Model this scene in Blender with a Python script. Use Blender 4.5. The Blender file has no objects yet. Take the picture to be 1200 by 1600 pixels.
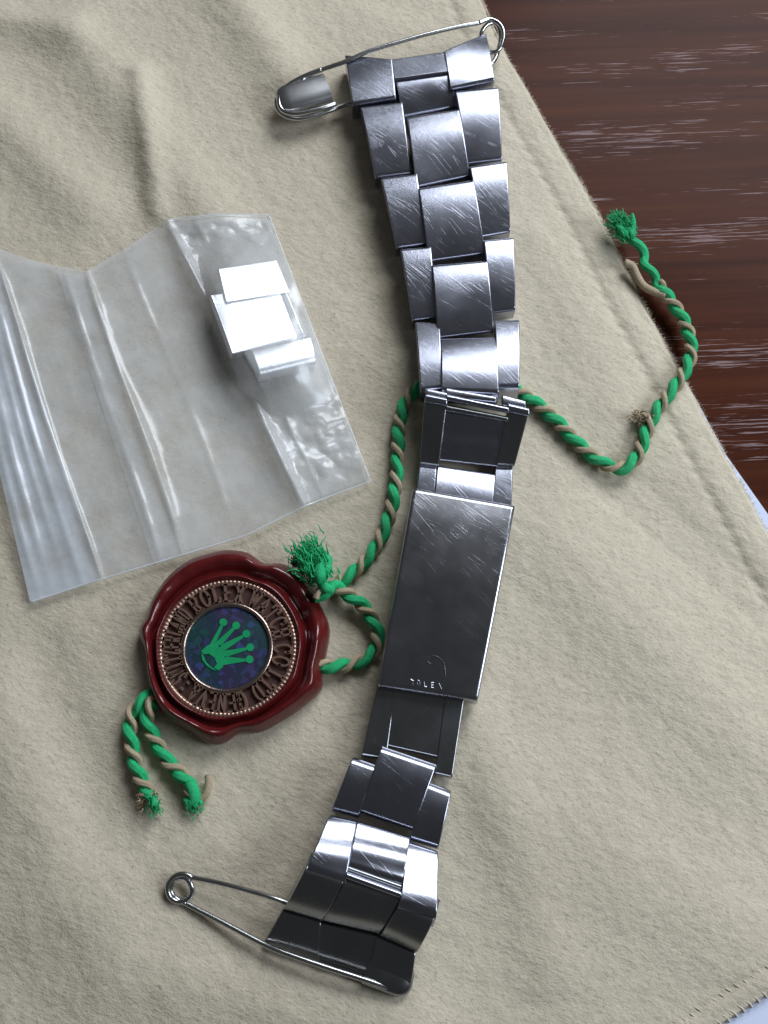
import bpy, math, random
from mathutils import Vector, noise as mnoise
random.seed(7)
V = Vector
scene = bpy.context.scene
scene.unit_settings.scale_length = 0.01          # one unit is one centimetre

# ------------------------------------------------------------ camera
CAM = V((0.0, -5.0, 15.0)); AIM = V((0.0, 0.0, 0.0)); VFOV = math.radians(49.9)
fw = (AIM - CAM).normalized(); rt = fw.cross(V((0, 0, 1))).normalized(); up = rt.cross(fw)
cd = bpy.data.cameras.new('camera'); cam = bpy.data.objects.new('camera', cd)
scene.collection.objects.link(cam)
cam.location = CAM; cam.rotation_euler = fw.to_track_quat('-Z', 'Y').to_euler()
cd.sensor_fit = 'VERTICAL'; cd.sensor_height = 24.0; cd.lens = 12.0 / math.tan(VFOV / 2)
cd.clip_start = 0.1; cd.clip_end = 1000
scene.camera = cam
FPX = 800 / math.tan(VFOV / 2)

def P(px, py, z=0.0):
    """photograph position (1200 x 1600) laid onto the level plane at height z"""
    d = fw * FPX + rt * (px - 600) + up * (800 - py)
    return CAM + d * ((z - CAM.z) / d.z)

# ------------------------------------------------------------ world, window light, exposure
w = bpy.data.worlds.new('World'); scene.world = w; w.use_nodes = True
bg = w.node_tree.nodes['Background']; bg.inputs[0].default_value = (0.92, 0.94, 0.96, 1); bg.inputs[1].default_value = 0.055

def area(name, loc, target, sx, sy, power, col):
    l = bpy.data.lights.new(name, 'AREA'); l.shape = 'RECTANGLE'; l.size = sx; l.size_y = sy
    l.energy = power; l.color = col
    o = bpy.data.objects.new(name, l); scene.collection.objects.link(o)
    o.location = loc; o.rotation_euler = (V(target) - V(loc)).to_track_quat('-Z', 'Y').to_euler()
    return o
area('window_light', (23, 41, 37), (0, 0, 0), 34, 28, 32000, (0.88, 0.94, 1.0))
area('side_fill_light', (27, -3, 18), (1, 0, 0), 16, 14, 6000, (0.80, 0.90, 1.0))  # added side lamp brightening the right half; no window known there
scene.view_settings.view_transform = 'Standard'; scene.view_settings.look = 'None'
scene.view_settings.exposure = 0.0; scene.view_settings.gamma = 1.0

# ------------------------------------------------------------ helpers
COL = scene.collection
def empty(name, loc, label=None, cat=None, group=None):
    o = bpy.data.objects.new(name, None); COL.objects.link(o); o.location = loc; o.empty_display_size = 0.2
    tag(o, label, cat, group); return o
def tag(o, label=None, cat=None, group=None, kind=None):
    if label: o['label'] = label
    if cat: o['category'] = cat
    if group: o['group'] = group
    if kind: o['kind'] = kind
    return o
def origin(o):
    v = V((0, 0, 0))
    while o is not None:
        v += o.location; o = o.parent
    return v
def mesh(name, verts, faces, mat, parent=None, smooth=True, sharp=40, mats=None, fmat=None):
    off = origin(parent) if parent else V((0, 0, 0))
    me = bpy.data.meshes.new(name)
    me.from_pydata([tuple(V(v) - off) for v in verts], [], faces)
    me.update()
    if mats:
        for m in mats: me.materials.append(m)
        me.polygons.foreach_set('material_index', fmat)
    else:
        me.materials.append(mat)
    if smooth:
        me.polygons.foreach_set('use_smooth', [True] * len(me.polygons))
        if sharp: me.set_sharp_from_angle(angle=math.radians(sharp))
    o = bpy.data.objects.new(name, me); COL.objects.link(o)
    if parent: o.parent = parent
    return o
class MB:
    def __init__(s): s.v = []; s.f = []
    def add(s, v, f):
        b = len(s.v); s.v += [V(x) for x in v]; s.f += [tuple(i + b for i in q) for q in f]
    def build(s, name, mat, parent=None, **k): return mesh(name, s.v, s.f, mat, parent, **k)
def lerp(a, b, t): return a + (b - a) * t
def sstep(a, b, x):
    t = max(0.0, min(1.0, (x - a) / (b - a))); return t * t * (3 - 2 * t)
def catmull(pts, step=0.03, closed=False):
    """even points along a smooth curve through pts (Vectors)"""
    out = []; n = len(pts); segs = n if closed else n - 1
    g = (lambda i: pts[i % n]) if closed else (lambda i: pts[max(0, min(n - 1, i))])
    for i in range(segs):
        a, b, c, d = g(i - 1), g(i), g(i + 1), g(i + 2)
        m = max(2, int((c - b).length / step))
        for k in range(m):
            t = k / m
            out.append(0.5 * (2 * b + (c - a) * t + (2 * a - 5 * b + 4 * c - d) * t * t + (3 * b - a - 3 * c + d) * t ** 3))
    if not closed: out.append(pts[-1].copy())
    return out
def frames(path):
    ts = []
    for i in range(len(path)):
        ts.append((path[min(i + 1, len(path) - 1)] - path[max(i - 1, 0)]).normalized())
    n = ts[0].cross(V((0, 0, 1)))
    if n.length < 1e-3: n = ts[0].cross(V((0, 1, 0)))
    n.normalize(); fr = []
    for t in ts:
        n = (n - t * n.dot(t)).normalized(); fr.append((t, n, t.cross(n)))
    return fr
def tube(mb, path, r, sides=8, cap=True, lobes=0, twist=0.0, lobe_amp=0.12, fr=None):
    """r: number or function of the index fraction"""
    fr = fr or frames(path); n = len(path); vs = []; fs = []
    s = 0.0
    for i, p in enumerate(path):
        if i: s += (p - path[i - 1]).length
        t, a, b = fr[i]; rr = r(i / (n - 1)) if callable(r) else r
        for k in range(sides):
            th = 2 * math.pi * k / sides
            q = rr * (1 + (lobe_amp * math.cos(lobes * th + twist * s) if lobes else 0))
            vs.append(p + (a * math.cos(th) + b * math.sin(th)) * q)
    for i in range(n - 1):
        for k in range(sides):
            k2 = (k + 1) % sides
            fs.append((i * sides + k, (i + 1) * sides + k, (i + 1) * sides + k2, i * sides + k2))
    if cap:
        fs.append(tuple(range(sides))); fs.append(tuple((n - 1) * sides + k for k in reversed(range(sides))))
    mb.add(vs, fs)
def fbm(x, y, z, o=4):
    return mnoise.fractal(V((x, y, z)), 1.0, 2.0, o)

# ------------------------------------------------------------ materials
def new_mat(name):
    m = bpy.data.materials.new(name); m.use_nodes = True
    nt = m.node_tree; b = nt.nodes['Principled BSDF']
    return m, nt, b
def N(nt, kind, **kw):
    n = nt.nodes.new(kind)
    for k, v in kw.items():
        if hasattr(n, k): setattr(n, k, v)
        else: n.inputs[k.replace('_', ' ')].default_value = v
    return n
def ramp(nt, src, stops):
    r = nt.nodes.new('ShaderNodeValToRGB'); e = r.color_ramp.elements
    while len(e) < len(stops): e.new(0.5)
    for i, (p, c) in enumerate(stops):
        e[i].position = p; e[i].color = c if len(c) == 4 else (*c, 1)
    nt.links.new(src, r.inputs[0]); return r.outputs[0]
def coords(nt, scale=(1, 1, 1), rot=(0, 0, 0), which='Object', loc=(0, 0, 0)):
    tc = nt.nodes.new('ShaderNodeTexCoord'); mp = nt.nodes.new('ShaderNodeMapping')
    m0 = nt.nodes.new('ShaderNodeMapping'); m0.inputs['Rotation'].default_value = rot      # turn first, stretch after
    mp.inputs['Scale'].default_value = scale; mp.inputs['Location'].default_value = loc
    nt.links.new(tc.outputs[which], m0.inputs[0]); nt.links.new(m0.outputs[0], mp.inputs[0]); return mp.outputs[0]
def noise(nt, vec, scale, detail=4, rough=0.55):
    n = nt.nodes.new('ShaderNodeTexNoise'); n.inputs['Scale'].default_value = scale
    n.inputs['Detail'].default_value = detail; n.inputs['Roughness'].default_value = rough
    nt.links.new(vec, n.inputs['Vector']); return n.outputs['Fac']
def math_(nt, op, a, b=None):
    n = nt.nodes.new('ShaderNodeMath'); n.operation = op
    for i, x in enumerate((a, b)):
        if x is None: continue
        if isinstance(x, (int, float)): n.inputs[i].default_value = x
        else: nt.links.new(x, n.inputs[i])
    return n.outputs[0]
def mixc(nt, fac, a, b):
    n = nt.nodes.new('ShaderNodeMix'); n.data_type = 'RGBA'
    if isinstance(fac, (int, float)): n.inputs[0].default_value = fac
    else: nt.links.new(fac, n.inputs[0])
    for i, x in ((6, a), (7, b)):
        if isinstance(x, tuple): n.inputs[i].default_value = (*x, 1)
        else: nt.links.new(x, n.inputs[i])
    return n.outputs[2]
def bump(nt, b, h, strength, dist=0.02, prev=None):
    n = nt.nodes.new('ShaderNodeBump'); n.inputs['Strength'].default_value = strength; n.inputs['Distance'].default_value = dist
    nt.links.new(h, n.inputs['Height'])
    if prev is not None: nt.links.new(prev, n.inputs['Normal'])
    nt.links.new(n.outputs[0], b.inputs['Normal']); return n.outputs[0]

def steel(name, rough=0.24, scratch=1.0, base=(0.38, 0.39, 0.46), rotz=0.62, brush=0.11):
    m, nt, b = new_mat(name)
    b.inputs['Metallic'].default_value = 1.0
    b.inputs['Base Color'].default_value = (*base, 1)
    # long hairline scratches running one way, a second thinner family, and smudges
    masks = []
    for rz, sx, sy, wd, lo, hi in ((rotz, 0.22, 5.5, 0.0026, 0.46, 0.62), (rotz + 0.30, 0.26, 8.0, 0.0034, 0.46, 0.62), (rotz - 0.18, 0.25, 9.0, 0.0026, 0.48, 0.64), (rotz + 0.12, 0.35, 30.0, 0.010, 0.46, 0.66)):
        f = noise(nt, coords(nt, (sx, sy, 2), (0, 0, rz), loc=(sy, rz, 0)), 1.0, 1.0 if sy < 7 else 0.0, 0.4)
        d = math_(nt, 'ABSOLUTE', math_(nt, 'SUBTRACT', f, 0.5))
        line = nt.nodes.new('ShaderNodeMapRange'); line.inputs[1].default_value = wd; line.inputs[2].default_value = 0.0
        nt.links.new(d, line.inputs[0])
        f2 = noise(nt, coords(nt, (1, 1, 1), loc=(sy * 3, 3, rz)), 2.6, 3, 0.55)
        masks.append(math_(nt, 'MULTIPLY', line.outputs[0], ramp(nt, f2, [(lo, (0, 0, 0)), (hi, (1, 1, 1))])))
    masks[2] = math_(nt, 'MAXIMUM', masks[2], masks[3])
    sm = math_(nt, 'MAXIMUM', math_(nt, 'MAXIMUM', masks[0], masks[1]), masks[2])
    grain = noise(nt, coords(nt, (90, 7, 40), (0, 0, 0.15)), 1.0, 4, 0.7)
    smudge = noise(nt, coords(nt), 1.6, 3, 0.6)
    r = math_(nt, 'ADD', math_(nt, 'MULTIPLY', smudge, 0.16), rough - 0.08)
    r = math_(nt, 'ADD', r, math_(nt, 'MULTIPLY', sm, 0.15 * scratch))
    nt.links.new(r, b.inputs['Roughness'])
    hh = math_(nt, 'SUBTRACT', math_(nt, 'MULTIPLY', grain, brush), math_(nt, 'MULTIPLY', sm, 0.12 * scratch))
    bump(nt, b, hh, 0.5, 0.012)
    nt.links.new(mixc(nt, smudge, tuple(c * 0.9 for c in base), tuple(min(1, c * 1.08) for c in base)), b.inputs['Base Color'])
    return m
M = {}
M['steel'] = steel('brushed_steel', 0.23, 0.55)
M['bright'] = steel('lit_link_steel', 0.32, 0.1, (0.72, 0.73, 0.76))  # paler copy of the link steel: window glare put into its colour
M['cap'] = steel('cap_steel', 0.34, 0.2, (0.6, 0.6, 0.62))
M['steel_clasp'] = steel('clasp_steel', 0.22, 0.42, (0.42, 0.425, 0.46))
M['steel_dark'] = steel('shaded_steel', 0.26, 0.3, (0.30, 0.31, 0.32))  # darker copy of the steel: shade of turned-away links put into the colour
M['pin'] = steel('pin_wire_steel', 0.22, 0.0, (0.55, 0.55, 0.55))

def cloth_mat():
    m, nt, b = new_mat('beige_suede')
    c = coords(nt)
    tuft = noise(nt, coords(nt, (1.0, 1.6, 1), (0, 0, 0.35)), 9, 5, 0.62)
    fine = noise(nt, c, 46, 4, 0.7)
    big = noise(nt, c, 0.35, 3, 0.5)
    fleck = ramp(nt, noise(nt, coords(nt, (1, 1.9, 1), (0, 0, 0.5), loc=(3, 1, 0)), 15, 3, 0.55), [(0.32, (1, 1, 1)), (0.43, (0, 0, 0))])
    col = mixc(nt, tuft, (0.475, 0.402, 0.306), (0.73, 0.64, 0.508))
    col = mixc(nt, math_(nt, 'MULTIPLY', big, 0.5), col, (0.62, 0.575, 0.455))
    col = mixc(nt, math_(nt, 'MULTIPLY', fleck, 0.45), col, (0.29, 0.26, 0.19))
    nt.links.new(col, b.inputs['Base Color'])
    b.inputs['Roughness'].default_value = 0.95; b.inputs['Specular IOR Level'].default_value = 0.1
    b.inputs['Sheen Weight'].default_value = 0.12; b.inputs['Sheen Roughness'].default_value = 0.5
    h = math_(nt, 'ADD', math_(nt, 'MULTIPLY', tuft, 1.0), math_(nt, 'MULTIPLY', fine, 0.35))
    bump(nt, b, h, 0.42, 0.055)
    return m
M['cloth'] = cloth_mat()

def wood_mat():
    m, nt, b = new_mat('red_brown_wood')
    rz = -0.045
    # bands of grain
    band = noise(nt, coords(nt, (0.07, 2.0, 1), (0, 0, rz)), 1.6, 4, 0.6)
    fib = noise(nt, coords(nt, (0.7, 42, 1), (0, 0, rz)), 2.0, 4, 0.65)
    dash = noise(nt, coords(nt, (0.9, 27, 1), (0, 0, rz), loc=(2, 5, 0)), 1.25, 3, 0.62)
    dens = noise(nt, coords(nt, (0.14, 1.2, 1), (0, 0, rz), loc=(7, 1.6, 0)), 1.5, 2, 0.5)
    thr = nt.nodes.new('ShaderNodeMapRange'); thr.inputs[1].default_value = 0.38; thr.inputs[2].default_value = 0.66
    thr.inputs[3].default_value = 0.78; thr.inputs[4].default_value = 0.53; nt.links.new(dens, thr.inputs[0])
    d = math_(nt, 'SUBTRACT', dash, thr.outputs[0])
    line = nt.nodes.new('ShaderNodeMapRange'); line.inputs[1].default_value = 0.0; line.inputs[2].default_value = 0.035
    nt.links.new(d, line.inputs[0])
    col = ramp(nt, band, [(0.30, (0.035, 0.011, 0.006)), (0.52, (0.075, 0.022, 0.011)), (0.75, (0.108, 0.033, 0.015))])
    col = mixc(nt, math_(nt, 'MULTIPLY', fib, 0.45), col, (0.03, 0.010, 0.008))
    col = mixc(nt, math_(nt, 'MULTIPLY', line.outputs[0], 0.55), col, (0.36, 0.27, 0.28))  # pale grain dashes: light caught by the pores, put into the colour
    nt.links.new(col, b.inputs['Base Color'])
    b.inputs['Roughness'].default_value = 0.2; b.inputs['Specular IOR Level'].default_value = 0.035
    h = math_(nt, 'SUBTRACT', math_(nt, 'MULTIPLY', fib, 0.3), math_(nt, 'MULTIPLY', line.outputs[0], 0.8))
    bump(nt, b, h, 0.3, 0.012)
    return m
M['wood'] = wood_mat()

def simple(name, col, rough=0.5, metal=0.0, var=0.15, vs=6.0, bs=0.0, bsc=30, spec=0.5, coat=0.0):
    m, nt, b = new_mat(name)
    f = noise(nt, coords(nt), vs, 4, 0.6)
    nt.links.new(mixc(nt, f, tuple(c * (1 - var) for c in col), tuple(min(1, c * (1 + var)) for c in col)), b.inputs['Base Color'])
    b.inputs['Roughness'].default_value = rough; b.inputs['Metallic'].default_value = metal
    b.inputs['Specular IOR Level'].default_value = spec; b.inputs['Coat Weight'].default_value = coat
    if bs: bump(nt, b, noise(nt, coords(nt), bsc, 4, 0.6), bs, 0.02)
    return m
M['paper'] = simple('pale_blue_sheet', (0.62, 0.67, 0.86), 0.6, 0, 0.05, 2, 0.1, 20)
M['wax'] = simple('red_sealing_wax', (0.105, 0.009, 0.010), 0.19, 0, 0.3, 4, 0.22, 7, 0.6)
M['bronze'] = simple('brown_bronze', (0.42, 0.265, 0.21), 0.27, 0.75, 0.3, 14, 0.2, 40)  # paler than the recess: light on the raised letters put into the colour
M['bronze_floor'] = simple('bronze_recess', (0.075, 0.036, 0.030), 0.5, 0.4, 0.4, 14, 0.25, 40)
M['rim'] = simple('polished_bronze', (0.42, 0.32, 0.27), 0.22, 0.95, 0.2, 14, 0.15, 40)
M['green'] = simple('green_silk', (0.012, 0.52, 0.19), 0.42, 0, 0.45, 30, 0.9, 110)
M['gold'] = simple('gold_beige_silk', (0.50, 0.39, 0.26), 0.5, 0, 0.35, 30, 0.9, 110)
M['brown'] = simple('brown_thread', (0.12, 0.085, 0.05), 0.7, 0, 0.3, 22, 0.3, 60)
M['stitch'] = simple('beige_thread', (0.56, 0.53, 0.44), 0.9, 0, 0.15, 30, 0.3, 60)
M['crown'] = simple('green_foil', (0.01, 0.30, 0.11), 0.4, 0.0, 0.3, 5, 0, 30, 0.3)

def holo_mat():
    m, nt, b = new_mat('hologram_foil')
    v = nt.nodes.new('ShaderNodeTexVoronoi'); v.distance = 'CHEBYCHEV'; v.inputs['Scale'].default_value = 13; v.inputs['Randomness'].default_value = 0.85
    nt.links.new(coords(nt, (1, 1, 1), (0, 0, 0.7)), v.inputs['Vector'])
    sep = nt.nodes.new('ShaderNodeSeparateColor'); nt.links.new(v.outputs['Color'], sep.inputs[0])
    c1 = ramp(nt, sep.outputs[0], [(0.0, (0.012, 0.016, 0.035)), (0.35, (0.02, 0.05, 0.07)), (0.55, (0.03, 0.03, 0.07)), (0.72, (0.02, 0.10, 0.085)), (0.90, (0.05, 0.06, 0.20)), (1.0, (0.06, 0.11, 0.36))])
    g = noise(nt, coords(nt), 2.2, 2, 0.5)
    gr = ramp(nt, g, [(0.38, (0.012, 0.075, 0.065)), (0.5, (0.03, 0.04, 0.085)), (0.62, (0.06, 0.03, 0.10))])
    nt.links.new(mixc(nt, 0.5, c1, gr), b.inputs['Base Color'])
    b.inputs['Roughness'].default_value = 0.4; b.inputs['Metallic'].default_value = 0.3
    return m
M['holo'] = holo_mat()

def film_mat(name, milk, tint=(0.985, 0.988, 0.99), white=(0.93, 0.94, 0.96)):
    m = bpy.data.materials.new(name); m.use_nodes = True; nt = m.node_tree
    nt.nodes.remove(nt.nodes['Principled BSDF']); out = nt.nodes['Material Output']
    tr = nt.nodes.new('ShaderNodeBsdfTransparent'); tr.inputs[0].default_value = (*tint, 1)
    d1 = nt.nodes.new('ShaderNodeBsdfDiffuse'); d1.inputs[0].default_value = (*white, 1)
    d2 = nt.nodes.new('ShaderNodeBsdfTranslucent'); d2.inputs[0].default_value = (*white, 1)
    df = nt.nodes.new('ShaderNodeMixShader'); df.inputs[0].default_value = 0.22
    nt.links.new(d1.outputs[0], df.inputs[1]); nt.links.new(d2.outputs[0], df.inputs[2])
    gl = nt.nodes.new('ShaderNodeBsdfGlossy'); gl.inputs['Roughness'].default_value = 0.24
    c = coords(nt)
    f = noise(nt, c, 1.7, 5, 0.62); crumple = noise(nt, coords(nt, (1, 1, 1), (0, 0, 0.35)), 3.0, 6, 0.6)
    mk = nt.nodes.new('ShaderNodeMapRange'); mk.inputs[1].default_value = 0.3; mk.inputs[2].default_value = 0.75
    mk.inputs[3].default_value = milk * 0.55; mk.inputs[4].default_value = milk * 1.5; nt.links.new(f, mk.inputs[0])
    s1 = nt.nodes.new('ShaderNodeMixShader'); nt.links.new(mk.outputs[0], s1.inputs[0]); nt.links.new(tr.outputs[0], s1.inputs[1]); nt.links.new(df.outputs[0], s1.inputs[2])
    fr = nt.nodes.new('ShaderNodeLayerWeight'); fr.inputs[0].default_value = 0.5
    bp = nt.nodes.new('ShaderNodeBump'); bp.inputs['Strength'].default_value = 0.10; bp.inputs['Distance'].default_value = 0.05
    nt.links.new(crumple, bp.inputs['Height'])
    for s in (gl, fr): nt.links.new(bp.outputs[0], s.inputs['Normal'])
    s2 = nt.nodes.new('ShaderNodeMixShader'); nt.links.new(math_(nt, 'ADD', math_(nt, 'MULTIPLY', math_(nt, 'POWER', fr.outputs['Facing'], 5.0), 0.9), 0.05), s2.inputs[0])
    nt.links.new(s1.outputs[0], s2.inputs[1]); nt.links.new(gl.outputs[0], s2.inputs[2])
    nt.links.new(s2.outputs[0], out.inputs[0]); return m
M['film'] = film_mat('clear_film', 0.27)
M['film_milky'] = film_mat('milky_film', 0.45, white=(0.82, 0.88, 0.98))
M['film_edge'] = film_mat('film_edge', 0.6, white=(0.9, 0.93, 0.97))

# ------------------------------------------------------------ table, sheet, cloth
def slab(name, corners, z0, z1, mat, parent=None):
    n = len(corners)
    vs = [V((c[0], c[1], z1)) for c in corners] + [V((c[0], c[1], z0)) for c in corners]
    fs = [tuple(range(n)), tuple(reversed(range(n, 2 * n)))] + [(i, i + n, (i + 1) % n + n, (i + 1) % n) for i in range(n)]
    return mesh(name, vs, fs, mat, parent, smooth=False)
table = slab('table_top', [(-40, -30), (40, -30), (40, 30), (-40, 30)], -2.0, 0.0, M['wood'])
tag(table, kind='structure')
pc = [P(*p) for p in ((1035, 540), (1085, 624), (1133, 713), (1203, 812), (1330, 1010), (1640, 1500), (1500, 2000), (700, 2000), (900, 900))]
pc = [(p.x, p.y) for p in reversed(pc)]
sheet = slab('blue_sheet', pc, 0.004, 0.05, M['paper'])
tag(sheet, 'pale lavender blue sheet peeking out beyond the right edge of the beige cloth', 'sheet')

# folds of the cloth: (px line, height, width); height in cm
RIDGES = [((120, 60), (330, 340), 0.13, 0.55), ((225, 130), (250, 340), 0.10, 0.22), ((330, -40), (470, 150), 0.16, 0.5),
          ((-40, 150), (140, 330), 0.12, 0.5), ((-60, 20), (120, 70), 0.10, 0.35), ((500, -60), (760, 30), -0.10, 0.6),
          ((850, 850), (1150, 1150), 0.09, 0.7), ((960, 760), (1200, 960), -0.06, 0.4), ((820, 1250), (1180, 1480), 0.08, 0.8),
          ((0, 1120), (180, 1500), 0.10, 0.7), ((60, 1020), (160, 1300), -0.06, 0.4), ((300, 1540), (640, 1610), 0.08, 0.5),
          ((740, 1130), (860, 1500), 0.05, 0.4), ((60, 1450), (330, 1330), 0.05, 0.4), ((840, 380), (960, 640), 0.05, 0.45)]
RW = [(P(*a), P(*b), h, wd) for a, b, h, wd in RIDGES]
CZ = 0.10
def seg_dist(x, y, a, b):
    dx, dy = b.x - a.x, b.y - a.y; L2 = dx * dx + dy * dy
    t = ((x - a.x) * dx + (y - a.y) * dy) / L2; tc = max(0, min(1, t))
    return math.hypot(x - a.x - tc * dx, y - a.y - tc * dy), t
def cloth_h(x, y):
    h = CZ + 0.025
    for a, b, hh, wd in RW:
        d, t = seg_dist(x, y, a, b)
        if d < 3.2 * wd: h += hh * 1.15 * math.exp(-(d / wd) ** 2)
    h += 0.03 * fbm(x * 0.5 + 3, y * 0.5, 1.3, 3)
    return max(h, 0.075)
EDGE = [P(*p) for p in ((735, -60), (756, 8), (787, 83), (854, 200), (933, 333), (1012, 492), (1058, 576), (1121, 695), (1200, 839), (1330, 1076), (1486, 1360))]
BOT = [P(*p) for p in ((1486, 1360), (1200, 1550), (1125, 1600), (900, 1750))]
def edge_x(y):
    """right border of the cloth at world y"""
    pts = EDGE
    if y > pts[0].y: return lerp(pts[0].x, pts[1].x, (y - pts[0].y) / (pts[1].y - pts[0].y))
    for a, b in zip(pts, pts[1:]):
        if a.y >= y >= b.y: return lerp(a.x, b.x, (y - a.y) / (b.y - a.y))
    a, b = BOT[0], BOT[-1]
    return lerp(a.x, b.x, (y - a.y) / (b.y - a.y))
def seam_drop(d, y):                                   # d: distance inside the border
    return -0.024 * math.exp(-((d - 0.50) / 0.07) ** 2) * (0.62 + 0.38 * math.sin(y * 30)) + 0.012 * math.exp(-((d - 0.40) / 0.06) ** 2) * (0.5 + 0.5 * math.sin(y * 30 + 1)) + 0.02 * math.exp(-((d - 0.28) / 0.13) ** 2) - 0.07 * math.exp(-(d / 0.035) ** 2)
def build_cloth():
    ny, nx = 420, 330; x0 = -9.0; y0, y1 = 9.6, -9.6; vs = []; fs = []
    for j in range(ny):
        y = lerp(y0, y1, j / (ny - 1))
        wob = 0.012 * fbm(y * 3, 0, 0, 3)
        xe = edge_x(y) + wob
        for i in range(nx):
            t = i / (nx - 1); t = 1 - (1 - t) ** 1.15
            x = lerp(x0, xe, t)
            # foreshorten distance across the slanted border
            d = (xe - x) * 0.86
            z = cloth_h(x, y) + seam_drop(d, y + x * 0.5) + 0.010 * fbm(x * 5, y * 5, 0, 3)
            vs.append(V((x, y, max(z, 0.06))))
    for j in range(ny - 1):
        for i in range(nx - 1):
            a = j * nx + i; fs.append((a, a + nx, a + nx + 1, a + 1))
    b = len(vs)
    for j in range(ny):                              # turned-down border
        v = vs[j * nx + nx - 1]; vs.append(V((v.x - 0.01, v.y, 0.055)))
    for j in range(ny - 1):
        a = j * nx + nx - 1; fs.append((a, a + nx, b + j + 1, b + j))
    root = empty('cloth', (0, 0, 0.05), 'beige suede cloth with a stitched hem spread over the dark wooden table', 'cloth')
    mesh('cloth_sheet', vs, fs, M['cloth'], root, sharp=None)
    line = catmull(EDGE, 0.05)
    mb = MB(); a, b2 = BOT[0], BOT[2]
    n = 52
    for k in range(n):
        c = lerp(a, BOT[3], k / n); t = (BOT[3] - a).normalized(); nrm = V((t.y, -t.x, 0)); nrm = nrm if nrm.y > 0 else -nrm
        c2 = c + nrm * 0.34 - t * 0.16 * -1
        z0 = cloth_h(c.x, c.y)
        p = [V((c.x, c.y, 0.07)) - nrm * 0.015, V((c.x, c.y, z0 - 0.002)) + nrm * 0.04, V((c2.x, c2.y, cloth_h(c2.x, c2.y) - 0.012))]
        tube(mb, catmull(p, 0.04), lambda f: 0.016 * (1 - 0.6 * f), 7)
    o = mb.build('border_stitching', M['cloth'], root); o['kind'] = 'stuff'
    # loose nap along the border
    mb = MB()
    for k in range(2600):
        i = random.randrange(len(line) - 1); c = lerp(line[i], line[i + 1], random.random())
        z = cloth_h(c.x - 0.05, c.y)
        d = V((random.uniform(-0.2, 1), random.uniform(-0.6, 0.8), random.uniform(-0.4, 0.6))).normalized() * random.uniform(0.03, 0.08)
        p0 = V((c.x - 0.015, c.y, random.uniform(0.07, z)))
        s = V((random.uniform(-1, 1), random.uniform(-1, 1), 0)).normalized() * 0.004
        mb.add([p0 - s, p0 + s, p0 + d], [(0, 1, 2)])
    o = mb.build('nap_fibres', M['cloth'], root, smooth=False); o['kind'] = 'stuff'
build_cloth()
def on_cloth(px, py, dz=0.0):
    p = P(px, py, CZ); 
    for _ in range(2): p = P(px, py, cloth_h(p.x, p.y) + dz)
    return p

# ------------------------------------------------------------ bracelet
def link(name, quad, zt, zb, parent, mat, arch=0.06, er=0.055, eh=0.045, t=0.30, side=0.014, roll=0.0, bend=None, nu=10, sharp=50, grow=2.2):
    """one steel link from its four top corners (TL, TR, BR, BL), rounded at both ends; zt / zb heights of its ends"""
    cxm = sum(q[0] for q in quad) / 4; cym = sum(q[1] for q in quad) / 4
    quad = [(x + math.copysign(grow * 0.7, x - cxm), y + math.copysign(grow, y - cym)) for x, y in quad]
    tl, tr, br, bl = [P(*q, z) for q, z in zip(quad, (zt - roll, zt + roll, zb + roll, zb - roll))]
    L = ((bl + br) / 2 - (tl + tr) / 2).length; W = ((tr + br) / 2 - (tl + bl) / 2).length
    n = (br - tl).cross(tr - bl); n.normalize()
    if n.z < 0: n = -n
    er = min(er, L * 0.4); side = min(side, W * 0.3)
    q = [0, 0.03, 0.12, 0.28, 0.5, 0.75, 1, 1.12]
    us = [x * er / L for x in q] + [1.12 * er / L + (1 - 2.24 * er / L) * k / nu for k in range(1, nu)] + [1 - x * er / L for x in reversed(q)]
    q2 = [0, 0.1, 0.4, 1, 1.4]
    vv = [x * side / W for x in q2] + [0.25, 0.5, 0.75] + [1 - x * side / W for x in reversed(q2)]
    def drop(d, r, h):
        if d >= r: return 0
        s = 1 - d / r; return h * (1 - math.sqrt(max(0, 1 - s * s)))
    vs = []; nv = len(vv)
    for u in us:
        for v in vv:
            p = lerp(lerp(tl, tr, v), lerp(bl, br, v), u)
            off = arch * (1 - (2 * u - 1) ** 2) - drop(min(u, 1 - u) * L, er, eh) - drop(min(v, 1 - v) * W, side, side)
            if bend: off += bend(u, v)
            vs.append(p + n * off)
    m = len(us); fs = []
    for i in range(m - 1):
        for j in range(nv - 1):
            a = i * nv + j; fs.append((a, a + nv, a + nv + 1, a + 1))
    per = [j for j in range(nv)] + [i * nv + nv - 1 for i in range(1, m)] + [(m - 1) * nv + j for j in range(nv - 2, -1, -1)] + [i * nv for i in range(m - 2, 0, -1)]
    b = len(vs)
    for k in per:
        i, j = divmod(k, nv)
        base = lerp(lerp(tl, tr, vv[j]), lerp(bl, br, vv[j]), us[i])
        vs.append(base + n * ((bend(us[i], vv[j]) if bend else 0) - t))
    c = len(per)
    for k in range(c):
        fs.append((per[k], per[(k + 1) % c], b + (k + 1) % c, b + k))
    fs.append(tuple(b + k for k in range(c)))
    return mesh(name, vs, fs, mat, parent, sharp=sharp)

BR = empty('watch_bracelet', P(700, 900, 0.1), 'steel watch bracelet of three link rows lying across the cloth with its clasp closed', 'watch bracelet')
S, SC, SD = M['steel'], M['steel_clasp'], M['steel_dark']
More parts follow.
